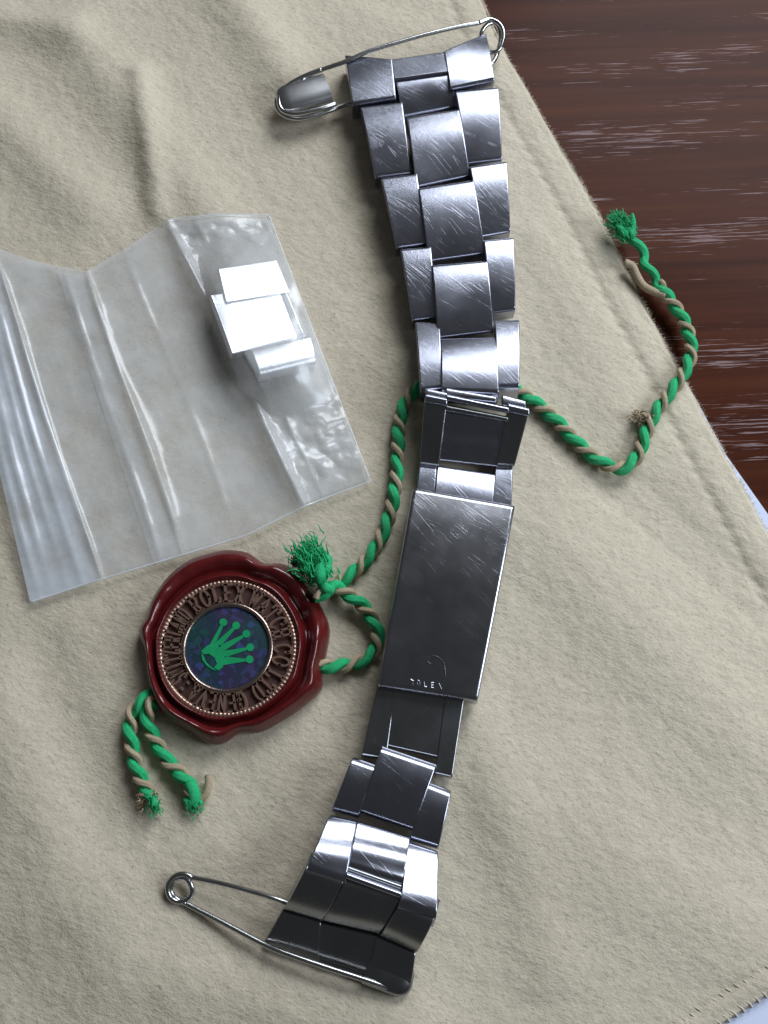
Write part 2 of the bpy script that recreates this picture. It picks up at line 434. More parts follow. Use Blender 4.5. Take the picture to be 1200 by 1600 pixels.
# far end piece: three segments with a concave far border that flares up
fl = lambda a: (lambda u, v: a * (1 - u) ** 2)
link('end_piece', ((540, 83), (611, 93), (617, 150), (552, 161)), 0.58, 0.60, BR, S, 0.02, 0.05, 0.05, 0.35, bend=lambda u, v: -0.05 * (1 - u) ** 2 * (1 - v) ** 1.5)
link('end_piece', ((612, 94), (694, 82), (700, 110), (617, 122)), 0.58, 0.62, BR, S, 0.0, 0.03, 0.03, 0.3)
link('end_piece', ((695, 81), (759, 41), (771, 123), (705, 137)), 0.60, 0.60, BR, S, 0.03, 0.05, 0.05, 0.35, bend=lambda u, v: -0.17 * (1 - u) ** 1.6 * v ** 1.3)
ROWS = [
    ('center_link', ((618, 121), (702, 110), (711, 166), (631, 182)), 0.50, 0.47, {}),
    ('side_link', ((564, 168), (627, 160), (640, 268), (588, 275)), 0.56, 0.58, {}),
    ('center_link', ((637, 184), (715, 171), (733, 272), (651, 290)), 0.60, 0.62, {}),
    ('side_link', ((712, 143), (777, 137), (783, 247), (732, 253)), 0.58, 0.58, {}),
    ('side_link', ((596, 279), (650, 272), (664, 379), (621, 385)), 0.57, 0.58, {}),
    ('center_link', ((655, 295), (738, 282), (757, 393), (671, 406)), 0.62, 0.62, {}),
    ('side_link', ((735, 261), (790, 253), (796, 360), (753, 368)), 0.58, 0.57, {}),
    ('side_link', ((627, 390), (672, 386), (680, 494), (646, 499)), 0.56, 0.58, {}),
    ('center_link', ((676, 415), (760, 408), (770, 515), (686, 526)), 0.62, 0.66, {}),
    ('side_link', ((757, 376), (801, 372), (804, 482), (767, 487)), 0.57, 0.60, {}),
    ('side_link', ((650, 504), (686, 505), (689, 604), (659, 608)), 0.58, 0.78, {}),
    ('center_link', ((690, 530), (774, 527), (778, 612), (691, 608)), 0.66, 0.84, {}),
    ('side_link', ((774, 502), (810, 500), (810, 602), (778, 603)), 0.60, 0.80, {}),
]
for nm, q, zt, zb, kw in ROWS: link(nm, q, zt + (0.06 if q[0][1] < 480 else 0), zb - (0.06 if q[0][1] < 480 else 0), BR, S, **kw)
# crest bars where the bracelet folds over
for q in (((668, 608), (698, 615), (698, 623), (667, 617)), ((698, 607), (774, 617), (774, 626), (698, 617)), ((786, 618), (820, 628), (820, 637), (786, 630))):
    link('hinge_bar', q, 0.86, 0.86, BR, S, 0.01, 0.03, 0.03, 0.1)
for q in (((666, 617), (697, 624), (697, 633), (665, 627)), ((699, 618), (794, 634), (793, 644), (698, 629)), ((795, 632), (826, 640), (825, 649), (795, 642))):
    link('hinge_bar', q, 0.90, 0.86, BR, S, 0.01, 0.04, 0.04, 0.12)
# falling row after the crest, then the short rising row that runs under the clasp
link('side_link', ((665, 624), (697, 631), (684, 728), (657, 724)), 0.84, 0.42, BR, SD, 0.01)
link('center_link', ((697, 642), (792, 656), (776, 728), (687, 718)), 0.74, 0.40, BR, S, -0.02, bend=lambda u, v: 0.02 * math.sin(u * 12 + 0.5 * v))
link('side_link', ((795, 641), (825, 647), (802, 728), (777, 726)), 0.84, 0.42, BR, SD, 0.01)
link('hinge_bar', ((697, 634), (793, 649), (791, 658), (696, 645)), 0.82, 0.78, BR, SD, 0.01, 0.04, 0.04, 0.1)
link('side_link', ((659, 712), (682, 713), (676, 800), (648, 796)), 0.34, 0.40, BR, S, 0.03, t=0.18)
link('center_link', ((685, 728), (773, 741), (766, 815), (677, 800)), 0.35, 0.42, BR, S, 0.04, t=0.18)
link('side_link', ((776, 722), (800, 716), (797, 815), (768, 812)), 0.34, 0.40, BR, S, 0.03, t=0.18)
# clasp cover
clasp = link('clasp_cover', ((647, 763), (804, 791), (745, 1094), (592, 1070)), 0.70, 0.60, BR, SC, 0.11, 0.07, 0.06, 0.34, 0.04, nu=28)
# inner blade below the clasp
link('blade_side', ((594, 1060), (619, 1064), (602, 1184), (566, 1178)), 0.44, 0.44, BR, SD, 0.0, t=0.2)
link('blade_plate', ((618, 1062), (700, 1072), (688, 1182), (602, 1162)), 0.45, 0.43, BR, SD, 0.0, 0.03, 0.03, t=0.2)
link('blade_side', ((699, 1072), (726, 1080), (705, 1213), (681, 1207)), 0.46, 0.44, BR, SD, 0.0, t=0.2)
# near half
near = [
    ('side_link', ((553, 1184), (587, 1197), (558, 1276), (519, 1265)), 0.62, 0.60, S, {}),
    ('center_link', ((598, 1167), (681, 1196), (643, 1296), (563, 1268)), 0.64, 0.62, S, {}),
    ('side_link', ((669, 1222), (704, 1237), (683, 1325), (641, 1311)), 0.62, 0.60, S, {}),
    ('side_link', ((518, 1272), (557, 1282), (538, 1376), (480, 1357)), 0.62, 1.00, S, dict(arch=0.06, bend=lambda u, v: 0.012 * math.sin(u * 11 + v))),
    ('center_link', ((560, 1282), (640, 1307), (628, 1378), (545, 1352)), 0.64, 0.92, S, dict(arch=0.03, bend=lambda u, v: 0.012 * math.sin(u * 11 + 1 + v))),
    ('side_link', ((639, 1313), (683, 1329), (681, 1430), (625, 1413)), 0.64, 1.02, S, dict(arch=0.05, bend=lambda u, v: 0.01 * math.sin(u * 9 + v))),
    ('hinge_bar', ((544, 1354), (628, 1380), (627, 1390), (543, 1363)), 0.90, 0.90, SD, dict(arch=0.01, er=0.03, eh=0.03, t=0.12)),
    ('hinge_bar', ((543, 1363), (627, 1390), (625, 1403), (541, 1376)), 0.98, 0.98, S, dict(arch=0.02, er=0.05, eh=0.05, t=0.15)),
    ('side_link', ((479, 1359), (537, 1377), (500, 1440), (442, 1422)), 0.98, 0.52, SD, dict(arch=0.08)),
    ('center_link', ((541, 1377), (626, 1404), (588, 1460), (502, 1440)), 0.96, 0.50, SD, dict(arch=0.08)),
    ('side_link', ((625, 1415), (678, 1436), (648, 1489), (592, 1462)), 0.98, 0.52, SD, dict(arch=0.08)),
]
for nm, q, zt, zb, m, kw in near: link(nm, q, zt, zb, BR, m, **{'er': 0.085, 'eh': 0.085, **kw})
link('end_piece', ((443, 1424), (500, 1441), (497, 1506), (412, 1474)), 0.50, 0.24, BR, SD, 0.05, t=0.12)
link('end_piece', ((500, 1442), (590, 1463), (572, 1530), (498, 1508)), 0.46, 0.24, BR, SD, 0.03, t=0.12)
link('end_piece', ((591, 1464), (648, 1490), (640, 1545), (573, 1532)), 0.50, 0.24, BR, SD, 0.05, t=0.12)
# faint crown outline and letters pressed into the clasp
from mathutils.bvhtree import BVHTree
_o = origin(clasp); _bv = BVHTree.FromPolygons([v.co + _o for v in clasp.data.vertices], [tuple(p.vertices) for p in clasp.data.polygons])
def clasp_pt(px, py):
    hit = _bv.ray_cast(CAM, (P(px, py, 0) - CAM).normalized())[0]
    return (hit if hit else P(px, py, 0.66)) + V((0, 0, 0.003))
mb = MB()
for pts in (((668, 1028), (675, 1025), (683, 1026), (690, 1031), (694, 1040), (696, 1056)), ((668, 1034), (674, 1037), (680, 1036))):
    tube(mb, catmull([clasp_pt(*p) for p in pts], 0.02), 0.0065, 6)
mb.build('crown_emblem', M['steel'], clasp)
for ch, cx in zip('ROLEX', (644, 654, 665, 676, 688)):
    mb = MB(); cy = 1066 + (cx - 646) * 0.15
    strokes = {'R': [(-2, 4, -2, -4), (-2, -4, 2, -2), (2, -2, -2, 0), (-1, 0, 2, 4)], 'O': [(-2.2, -2, -1, -4), (-1, -4, 1, -4), (1, -4, 2.2, -2), (2.2, -2, 2.2, 2), (2.2, 2, 1, 4), (1, 4, -1, 4), (-1, 4, -2.2, 2), (-2.2, 2, -2.2, -2)],
               'L': [(-2, -4, -2, 4), (-2, 4, 2, 4)], 'E': [(-2, -4, -2, 4), (-2, 4, 2, 4), (-2, 0, 1, 0), (-2, -4, 2, -4)], 'X': [(-2, -4, 2, 4), (2, -4, -2, 4)]}[ch]
    for x0, y0, x1, y1 in strokes:
        tube(mb, [clasp_pt(cx + x0, cy + y0 + x0 * 0.15), clasp_pt(cx + x1, cy + y1 + x1 * 0.15)], 0.0045, 5)
    mb.build('letter', M['steel'], clasp)

# ------------------------------------------------------------ safety pins
PINS = 'safety pins through the bracelet ends'
pin = empty('safety_pin', P(480, 160, 0.3), 'steel safety pin through the far end piece with its bright rounded cap showing', 'safety pin', PINS)
def wire(name, pts, r, parent, mat=M['pin'], step=0.03, sides=10):
    mb = MB(); tube(mb, catmull([P(*p) for p in pts], step), r, sides); return mb.build(name, mat, parent, sharp=None)
wire('pin_wire', [(447, 172, 0.42), (475, 122, 0.52), (500, 110, 0.56), (540, 96, 0.6), (580, 79, 0.62), (654, 57, 0.6), (715, 42, 0.56), (748, 36, 0.52)], 0.034, pin)
wire('coil', [(748, 36, 0.52), (765, 30, 0.5), (781, 38, 0.46), (787, 55, 0.42), (781, 76, 0.38), (768, 82, 0.35), (756, 70, 0.35), (752, 52, 0.4), (762, 38, 0.44), (776, 38, 0.40), (782, 56, 0.36), (778, 80, 0.32), (768, 100, 0.3), (740, 115, 0.3)], 0.036, pin)
wire('pin_wire', [(740, 115, 0.3), (640, 138, 0.3), (545, 162, 0.3), (510, 175, 0.32), (475, 185, 0.34), (452, 184, 0.36), (436, 174, 0.38), (432, 158, 0.4), (438, 144, 0.42)], 0.036, pin)
def pin_cap(spine, halfw, hgt, mat, parent):
    """folded sheet cap: a flattened half shell swept along the spine, closed and rounded at its first end"""
    path = catmull([P(*p) for p in spine], 0.03); fr = frames(path); n = len(path); vs = []; fs = []; sides = 20
    for i, p in enumerate(path):
        f = i / (n - 1); k = math.sqrt(max(0.0, 1 - (1 - min(1, f / 0.28)) ** 2)) if f < 0.28 else 1
        t = fr[i][0]; s = t.cross(V((0, 0, 1))).normalized(); u = s.cross(t)
        for j in range(sides):
            a = 2 * math.pi * j / sides; ca, sa = math.cos(a), math.sin(a)
            sq = lambda x, e: math.copysign(abs(x) ** e, x)
            vs.append(p + s * (halfw * max(k, 0.04) * sq(ca, 0.75)) + u * (hgt * max(k, 0.04) * sq(sa, 0.75)))
    for i in range(n - 1):
        for j in range(sides):
            j2 = (j + 1) % sides; fs.append((i * sides + j, i * sides + j2, (i + 1) * sides + j2, (i + 1) * sides + j))
    fs.append(tuple(range(sides))); fs.append(tuple((n - 1) * sides + j for j in range(sides)))
    return mesh('cap', vs, fs, mat, parent, sharp=50)
pin_cap([(432, 160, 0.42), (455, 153, 0.44), (480, 146, 0.45), (512, 137, 0.45)], 0.26, 0.12, M['cap'], pin)
wire('cap_rim', [(502, 109, 0.56), (470, 122, 0.53), (445, 138, 0.5), (436, 155, 0.48), (441, 172, 0.46), (462, 178, 0.46), (500, 170, 0.45), (524, 162, 0.42)], 0.04, pin)

pin2 = empty('safety_pin', P(300, 1400, 0.2), 'steel safety pin through the near end piece with its wire loop out on the cloth', 'safety pin', PINS)
wire('coil', [(300, 1371, 0.32), (288, 1366, 0.32), (273, 1369, 0.3), (262, 1384, 0.26), (266, 1402, 0.22), (280, 1409, 0.2), (296, 1402, 0.22), (300, 1387, 0.28), (290, 1372, 0.3), (272, 1374, 0.26), (266, 1390, 0.22), (275, 1404, 0.19), (291, 1412, 0.19)], 0.036, pin2)
wire('pin_wire', [(300, 1371, 0.32), (340, 1379, 0.36), (390, 1392, 0.42), (441, 1408, 0.46), (480, 1424, 0.3)], 0.032, pin2)
wire('pin_wire', [(291, 1412, 0.19), (340, 1437, 0.24), (410, 1474, 0.32), (440, 1487, 0.36), (500, 1508, 0.38), (571, 1531, 0.36), (612, 1545, 0.3)], 0.036, pin2)
pin_cap([(647, 1526, 0.22), (625, 1523, 0.24), (600, 1514, 0.26), (575, 1505, 0.26)], 0.25, 0.12, SD, pin2)

# ------------------------------------------------------------ wax seal with its bronze medal
SEAL_C = (354, 1010)
zs = 0.10 + 0.42
sc = on_cloth(*SEAL_C)
seal = empty('wax_seal', sc, 'round red wax seal with a bronze lettered ring and a green crown hologram', 'wax seal')
PXW = (P(454, 1010, 0.5) - P(354, 1010, 0.5)).length / 100
PXH = (P(354, 1110, 0.5) - P(354, 1010, 0.5)).length / 100
C3 = P(*SEAL_C, 0.5)
def SP(px, py, z):
    p = P(px, py, 0.5); return V((p.x, p.y, z))
out = [(350, 851), (385, 856), (410, 872), (440, 873), (470, 890), (487, 915), (500, 938), (514, 975), (509, 1015), (502, 1042), (501, 1072), (480, 1093), (455, 1112), (425, 1130), (400, 1141), (370, 1142), (345, 1158), (320, 1158), (290, 1140), (258, 1122), (238, 1098), (225, 1060), (220, 1015), (211, 980), (222, 962), (232, 930), (258, 893), (290, 868), (318, 858)]
oc = catmull([SP(*p, 0) for p in out], 0.05, closed=True)
def polar(cx, cy, pts):
    d = sorted((math.atan2(p.y - cy, p.x - cx), math.hypot(p.x - cx, p.y - cy)) for p in pts)
    return d
pol = polar(C3.x, C3.y, oc)
def R_out(a):
    a = (a + math.pi) % (2 * math.pi) - math.pi
    for i in range(len(pol)):
        a1, r1 = pol[i]; a0, r0 = pol[i - 1]
        if i == 0: a0 -= 2 * math.pi
        if a0 <= a <= a1: return lerp(r0, r1, (a - a0) / max(1e-9, a1 - a0))
    a0, r0 = pol[-1]; a1, r1 = pol[0][0] + 2 * math.pi, pol[0][1]
    return lerp(r0, r1, (a - a0) / (a1 - a0))
R1 = 107 * PXW
zf = 0.40                                            # floor of the medal
# wax profile: (share between medal border and outer border or absolute), height
na = 240; prof = []
def wax_prof(f, a):
    lump = 0.05 * fbm(math.cos(a) * 1.6, math.sin(a) * 1.6, 4.0, 3)
    # inner lip, groove, broad outer ridge, rounded fall to the cloth
    z = zf - 0.01
    z += 0.10 * math.exp(-((f - 0.17) / 0.10) ** 2)
    z -= 0.05 * math.exp(-((f - 0.36) / 0.07) ** 2)
    z += (0.10 + 1.3 * lump) * math.exp(-((f - 0.66) / 0.20) ** 2)
    if f > 0.72:
        s = (f - 0.72) / 0.28; z -= (z - 0.22) * (1 - math.sqrt(max(0, 1 - s * s)))
    return z
vs = []; fs = []
rings = [i / 34 for i in range(35)]
for k in range(na):
    a = 2 * math.pi * k / na; ro = R_out(a); d = V((math.cos(a), math.sin(a), 0))
    for f in rings:
        r = lerp(R1 * 0.98, ro, f); z = wax_prof(f, a)
        z += 0.012 * fbm(math.cos(a) * r * 1.5, math.sin(a) * r * 1.5, 2, 3)
        # thumb dent beside the cord at the upper right
        q = C3 + d * r; e = SP(478, 948, 0); z -= 0.17 * math.exp(-(((q.x - e.x) ** 2 + (q.y - e.y) ** 2) / 0.055)) * (f > 0.2)
        vs.append(V((q.x, q.y, z)))
    for zz, g in ((0.15, 0.99), (0.11, 0.95)):
        q = C3 + d * ro * g; vs.append(V((q.x, q.y, zz)))
m = len(rings) + 2
for k in range(na):
    for i in range(m - 1):
        a, b = k * m + i, ((k + 1) % na) * m + i; fs.append((a, a + 1, b + 1, b))
b = len(vs); vs.append(V((C3.x, C3.y, zf - 0.03)))
for k in range(na): fs.append((k * m, ((k + 1) % na) * m, b))
mesh('wax_body', vs, fs, M['wax'], seal, sharp=None)

def disc(name, r, z, mat, parent, dome=0.0, n=96, c=None):
    c = c or C3; vs = []; fs = []; rr = [0.0, 0.3, 0.6, 0.85, 0.96, 1.0]
    vs.append(V((c.x, c.y, z + dome)))
    for f in rr[1:]:
        for k in range(n):
            a = 2 * math.pi * k / n; vs.append(V((c.x + math.cos(a) * r * f, c.y + math.sin(a) * r * f, z + dome * (1 - f * f))))
    for k in range(n): fs.append((0, 1 + k, 1 + (k + 1) % n))
    for j in range(len(rr) - 2):
        for k in range(n):
            a = 1 + j * n; fs.append((a + k, a + n + k, a + n + (k + 1) % n, a + (k + 1) % n))
    return mesh(name, vs, fs, mat, parent)
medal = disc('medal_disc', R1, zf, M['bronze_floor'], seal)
def ring(name, r, tr, z, mat, parent, n=144, bead=0, flat=1.0):
    vs = []; fs = []; sd = 10
    for k in range(n):
        a = 2 * math.pi * k / n; amp = 1 + (0.10 * math.cos(bead * a) if bead else 0)
        for j in range(sd):
            th = 2 * math.pi * j / sd; rr = r + tr * math.cos(th)
            vs.append(V((C3.x + math.cos(a) * rr, C3.y + math.sin(a) * rr, z + tr * flat * amp * math.sin(th))))
    for k in range(n):
        for j in range(sd):
            a, b = k * sd + j, ((k + 1) % n) * sd + j; a2, b2 = k * sd + (j + 1) % sd, ((k + 1) % n) * sd + (j + 1) % sd
            fs.append((a, b, b2, a2))
    return mesh(name, vs, fs, mat, parent, sharp=None)
ring('beaded_rim', R1 * 0.985, 0.045, zf + 0.01, M['bronze'], medal, 520, 104)
ring('inner_rim', 69 * PXW, 0.035, zf + 0.03, M['rim'], medal)
holo = disc('hologram', 66.5 * PXW, zf + 0.02, M['holo'], seal, 0.015)
# raised serif letters on the ring
r0, r1 = 74 * PXW, 101 * PXW
def glyph(ch):
    A = lambda cx, cy, rx, ry, a0, a1, n=8: [(cx + rx * math.cos(math.radians(a0 + (a1 - a0) * k / n)), cy + ry * math.sin(math.radians(a0 + (a1 - a0) * k / n))) for k in range(n + 1)]
    st = lambda x: [[(x, 0), (x, 1)], [(x - .13, 0), (x + .13, 0)], [(x - .13, 1), (x + .13, 1)]]
    g = {'R': st(.2) + [[(.2, 1), (.5, 1)] + A(.5, .75, .28, .25, 90, -90) + [(.2, .5)], [(.45, .5), (.85, 0)], [(.75, 0), (.95, 0)]],
         'O': [A(.5, .5, .4, .5, 0, 360, 14)], 'L': st(.25) + [[(.25, 0), (.85, 0), (.85, .22)]],
         'E': st(.22) + [[(.22, 0), (.88, 0)], [(.22, 1), (.88, 1)], [(.22, .52), (.66, .52)]],
         'X': [[(.12, 0), (.88, 1)], [(.12, 1), (.88, 0)], [(0, 0), (.25, 0)], [(.75, 0), (1, 0)], [(0, 1), (.25, 1)], [(.75, 1), (1, 1)]],
         'W': [[(.05, 1), (.3, 0), (.5, .9), (.7, 0), (.95, 1)], [(-.05, 1), (.17, 1)], [(.83, 1), (1.05, 1)]],
         'A': [[(.08, 0), (.5, 1), (.92, 0)], [(.25, .36), (.75, .36)], [(-.02, 0), (.2, 0)], [(.8, 0), (1.02, 0)]],
         'T': [[(.5, 0), (.5, 1)], [(.1, .8), (.1, 1), (.9, 1), (.9, .8)], [(.36, 0), (.64, 0)]],
         'C': [A(.52, .5, .4, .5, 40, 320, 12), [(.84, .68), (.84, .95)]], 'H': st(.2) + st(.8) + [[(.2, .5), (.8, .5)]],
         'D': st(.2) + [[(.2, 1), (.45, 1)] + A(.45, .5, .42, .5, 90, -90, 10) + [(.2, 0)]],
         'G': [A(.52, .5, .4, .5, 45, 330, 12), [(.84, .68), (.84, .95)], [(.88, .02), (.88, .42)], [(.65, .42), (.95, .42)]],
         'N': [[(.18, 0), (.18, 1), (.82, 0), (.82, 1)], [(.05, 0), (.32, 0)], [(.7, 1), (.95, 1)]],
         'V': [[(.08, 1), (.5, 0), (.92, 1)], [(-.02, 1), (.2, 1)], [(.8, 1), (1.02, 1)]],
         'S': [A(.5, .75, .32, .25, 20, 270, 8) + A(.5, .25, .34, .25, 90, -160, 8)], 'I': st(.5),
         'Z': [[(.15, .8), (.15, 1), (.85, 1), (.15, 0), (.85, 0), (.85, .2)]], '.': [[(.4, .5), (.6, .5)]], ':': [[(.4, .25), (.6, .25)], [(.4, .75), (.6, .75)]]}
    return g[ch]
mb = MB()
def stroke(pts, hw, z0, z1):
    """a chamfered raised ridge along pts (world xy)"""
    n = len(pts); vs = []; fs = []
    for i, p in enumerate(pts):
        t = (pts[min(i + 1, n - 1)] - pts[max(i - 1, 0)]); t.normalize(); s = V((-t.y, t.x, 0))
        e = t * hw * (-0.8 if i == 0 else 0.8 if i == n - 1 else 0)
        for o, z in ((-1.25, z0), (-0.55, z1), (0.55, z1), (1.25, z0)): q = p + e + s * hw * o; vs.append(V((q.x, q.y, z)))
    for i in range(n - 1):
        for j in range(3): a = i * 4 + j; fs.append((a, a + 1, a + 5, a + 4))
    fs.append((0, 1, 2, 3)); fs.append((4 * n - 1, 4 * n - 2, 4 * n - 3, 4 * n - 4))
    mb.add(vs, fs)
def word(txt, a0, a1):
    st = (a1 - a0) / len(txt)
    global mb
    for i, ch in enumerate(txt):
        mb = MB()
        for s in glyph(ch):
            pts = []
            for (xa, ya), (xb, yb) in zip(s, s[1:]):
                for k in range(3): pts.append((lerp(xa, xb, k / 3), lerp(ya, yb, k / 3)))
            pts.append(s[-1]); ww = []
            for x, y in pts:
                a = math.radians(a0 + st * (i + 0.10 + 0.80 * x)); r = lerp(r0, r1, y)
                ww.append(V((C3.x + math.sin(a) * r, C3.y + math.cos(a) * r, 0)))
            stroke(ww, 0.0225, zf - 0.01, zf + 0.055)
        mb.build('letter', M['bronze'], medal, sharp=35)
word('ROLEX', -44, 16); word('WATCH', 22, 81); word('CO', 85, 111); word('LTD', 115, 150); word('GENEVA', 157, 219); word(':', 222, 230); word('SWITZERLAND', 232, 311)
# green crown printed on the hologram foil
def plate(name, polys, z, t, mat, parent):
    mb = MB()
    for pl in polys:
        p = [V((q.x, q.y, 0)) for q in (SP(x, y, 0) for x, y in pl)]
        ar = sum(a.x * b.y - b.x * a.y for a, b in zip(p, p[1:] + p[:1]))
        if ar < 0: p.reverse()
        n = len(p); vs = [V((q.x, q.y, z + t)) for q in p] + [V((q.x, q.y, z)) for q in p]
        mb.add(vs, [tuple(range(n))] + [(i, i + n, (i + 1) % n + n, (i + 1) % n) for i in range(n)])
    return mb.build(name, mat, parent, smooth=False)
dots = [(348, 971), (368, 976), (384, 989), (390, 1010), (389, 1029)]
polys = [[(313, 1016), (322, 1008), (331, 1003), (338, 1006), (344, 1012), (350, 1020), (350, 1030), (347, 1041), (341, 1046), (333, 1042), (338, 1036), (334, 1026), (325, 1020), (317, 1021)],
         [(313, 1018), (317, 1023), (321, 1033), (329, 1041), (336, 1045), (340, 1047), (331, 1045), (322, 1039), (315, 1030)]]
roots = [((326, 1007), (336, 1003)), ((334, 1004), (342, 1010)), ((340, 1008), (347, 1017)), ((346, 1016), (350, 1026)), ((349, 1024), (347, 1038))]
for (dx, dy), (a, b) in zip(dots, roots):
    polys.append([a, (dx - 2, dy - 0.5), (dx + 1.5, dy + 2), b])
plate('crown_base', polys[:2], zf + 0.0365, 0.004, M['crown'], holo)
for q in polys[2:]: plate('crown_point', [q], zf + 0.036, 0.004, M['crown'], holo)
mb2 = [[(x + 6.2 * math.cos(k * math.pi / 7) , y + 6.2 * math.sin(k * math.pi / 7)) for k in range(14)] for x, y in dots]
for q in mb2: plate('crown_dot', [q], zf + 0.0375, 0.005, M['crown'], holo)

# ------------------------------------------------------------ twisted cords
def cord(root, pts, dz=0.11, pitch=0.45, ph=0.0, rg=0.066, rd=0.042, gold_from=0.0, green=True, gold=True):
    w3 = []
    for p in pts:
        e = p[2] if len(p) > 2 else dz
        w3.append(on_cloth(p[0], p[1], e) if len(p) < 4 else P(p[0], p[1], p[3]))
    path = catmull(w3, 0.022); fr = frames(path); s = 0; A = []; B = []
    for i, p in enumerate(path):
        if i: s += (p - path[i - 1]).length
        jit = 1.1 * fbm(s * 0.7, ph, 0, 2)
        th = ph - 2 * math.pi * s / pitch + jit; t, a, b = fr[i]
        d = a * math.cos(th) + b * math.sin(th)
        A.append(p + d * 0.040); B.append(p - d * 0.062)
    if green:
        mb = MB(); n = len(A)
        tube(mb, A, lambda f: rg * (0.96 + 0.1 * fbm(f * n * 0.022 * 2.2, 1, ph, 2)), 24, lobes=7, twist=11.0, lobe_amp=0.085)
        mb.build('green_strand', M['green'], root, sharp=None)
    if gold:
        k = int(gold_from * len(B)); mb = MB()
        tube(mb, B[k:], rd, 20, lobes=5, twist=11.0, lobe_amp=0.10)
        mb.build('gold_strand', M['gold'], root, sharp=None)
    mb = MB(); L = len(A)
    for k in range(int(L * 1.6)):
        i = random.randrange(2, L - 2); on_gold = gold and random.random() < 0.35
        q = (B if on_gold else A)[i]; rr = rd if on_gold else rg
        d = V((random.gauss(0, 1), random.gauss(0, 1), abs(random.gauss(0, 0.7)))).normalized()
        p0 = q + d * rr * 0.9; e = (d + fr[i][0] * random.uniform(-1.5, 1.5)).normalized() * random.uniform(0.02, 0.06)
        w_ = fr[i][0].cross(d) * 0.003
        mb.add([p0 - w_, p0 + w_, p0 + e], [(0, 1, 2)])
    o = mb.build('stray_fibres', M['green' if green else 'gold'], root, smooth=False); o['kind'] = 'stuff'
    return path
def tuft(name, root, c, d, n, L, spread, mat, r=0.006, curl=0.4, core=0):
    """a loose bundle of frayed threads"""
    mb = MB(); d = d.normalized()
    for k in range(n):
        o = V((random.gauss(0, 1), random.gauss(0, 1), random.gauss(0, 1))) * spread * (0.42 if core else 0.3)
        f = random.random() ** 0.7
        p0 = c + o + d * (L * 0.8 * f)
        e = (d + V((random.gauss(0, 1), random.gauss(0, 1), random.gauss(0, 1))) * curl * 1.6).normalized() * L * random.uniform(0.18, 0.42)
        p3 = p0 + e + V((0, 0, -0.02)); p3.z = max(p3.z, 0.16)
        m = lerp(p0, p3, 0.5) + V((random.gauss(0, 1), random.gauss(0, 1), abs(random.gauss(0, 1)))) * L * 0.05
        tube(mb, catmull([p0, m, p3], 0.04), lambda f: r * (1.15 - 0.7 * f), 4, cap=False)
    for k in range(core):                                 # plies that have opened but still hold together
        o = V((random.gauss(0, 1), random.gauss(0, 1), random.gauss(0, 1))) * spread * 0.35
        e = (d + V((random.gauss(0, 1), random.gauss(0, 1), 0)) * 0.22).normalized() * L * random.uniform(0.3, 0.62)
        m = c + o + e * 0.5 + V((random.gauss(0, 1), random.gauss(0, 1), abs(random.gauss(0, 1)))) * L * 0.12
        tube(mb, catmull([c, m, c + o * 1.6 + e], 0.03), lambda f: spread * 0.27 * (0.8 + 0.5 * math.sin(math.pi * f)) * (1 - 0.7 * max(0, f - 0.7) / 0.3), 14, lobes=5, twist=5, lobe_amp=0.12)
    o = mb.build(name, mat, root, sharp=None); o['kind'] = 'stuff'; return o
c1 = empty('twisted_cord', P(1000, 690, 0.12), 'long green and gold twisted cord running under the bracelet from the wood to the seal', 'cord')
long_pts = [(988, 372, 0, .30), (1004, 398, 0, .28), (1020, 432, 0, .26), (1040, 460, 0, .24), (1062, 490, 0, .22), (1077, 525, 0, .22), (1079, 556, 0, .22), (1064, 590, 0, .25), (1040, 622, 0, .26), (1020, 652, 0, .26), (1006, 686, 0, .25), (996, 713, 0, .24), (970, 732, 0, .24), (940, 722, 0, .24), (905, 695), (876, 664), (850, 640), (815, 614, 0, .26), (780, 598, 0, .24), (730, 590, 0, .22), (680, 594, 0, .22), (645, 612, 0, .24), (627, 645), (622, 690), (620, 740), (610, 800), (590, 850), (565, 883), (538, 905), (518, 918)]
cord(c1, long_pts, gold_from=0.075)
wire('gold_strand', [(1040, 462, 0.27), (1020, 455, 0.24), (1005, 446, 0.22), (995, 430, 0.24), (988, 416, 0.28), (976, 410, 0.3)], 0.06, c1, M['gold'])
tuft('frayed_threads', c1, P(986, 370, 0.31), V((-0.75, 0.75, 0.3)), 520, 0.36, 0.17, M['green'], 0.010, 0.22, core=7)
tuft('frayed_threads', c1, P(994, 415, 0.26), V((-0.8, 0.2, 0)), 30, 0.16, 0.06, M['gold'], 0.012, 0.3)
tuft('gold_knot', c1, P(1010, 655, 0.27), V((-0.9, 0.3, 0.2)), 70, 0.20, 0.10, M['gold'], 0.012, 0.4, core=3)
c2 = empty('looped_cord', P(560, 960, 0.12), 'short cord loop beside the clasp with a frayed green end touching the seal', 'cord')
cord(c2, [(492, 935, 0, .40), (508, 925, 0, .40), (525, 918, 0, .36), (548, 932, 0, .32), (570, 950, 0, .28), (586, 976, 0, .25), (590, 1004, 0, .24), (578, 1026, 0, .24), (552, 1037, 0, .25), (525, 1042, 0, .27), (502, 1040, 0, .28), (485, 1034, 0, .28)], ph=2.0)
tuft('frayed_threads', c2, P(503, 905, 0.46), V((-0.45, 0.8, 0.15)), 700, 0.47, 0.23, M['green'], 0.010, 0.22, core=8)
wire('green_strand', [(520, 922, 0.42), (508, 918, 0.46), (500, 900, 0.48), (494, 888, 0.48)], 0.075, c2, M['green'])
tuft('brown_threads', c2, P(466, 885, 0.42), V((-0.5, 0.7, 0)), 60, 0.14, 0.09, M['brown'], 0.012, 0.4)
TAIL = 'cord tails out of the seal'
c3 = empty('cord_tail', P(205, 1150, 0.12), 'outer twisted cord tail hanging straighter below the red seal', 'cord', TAIL)
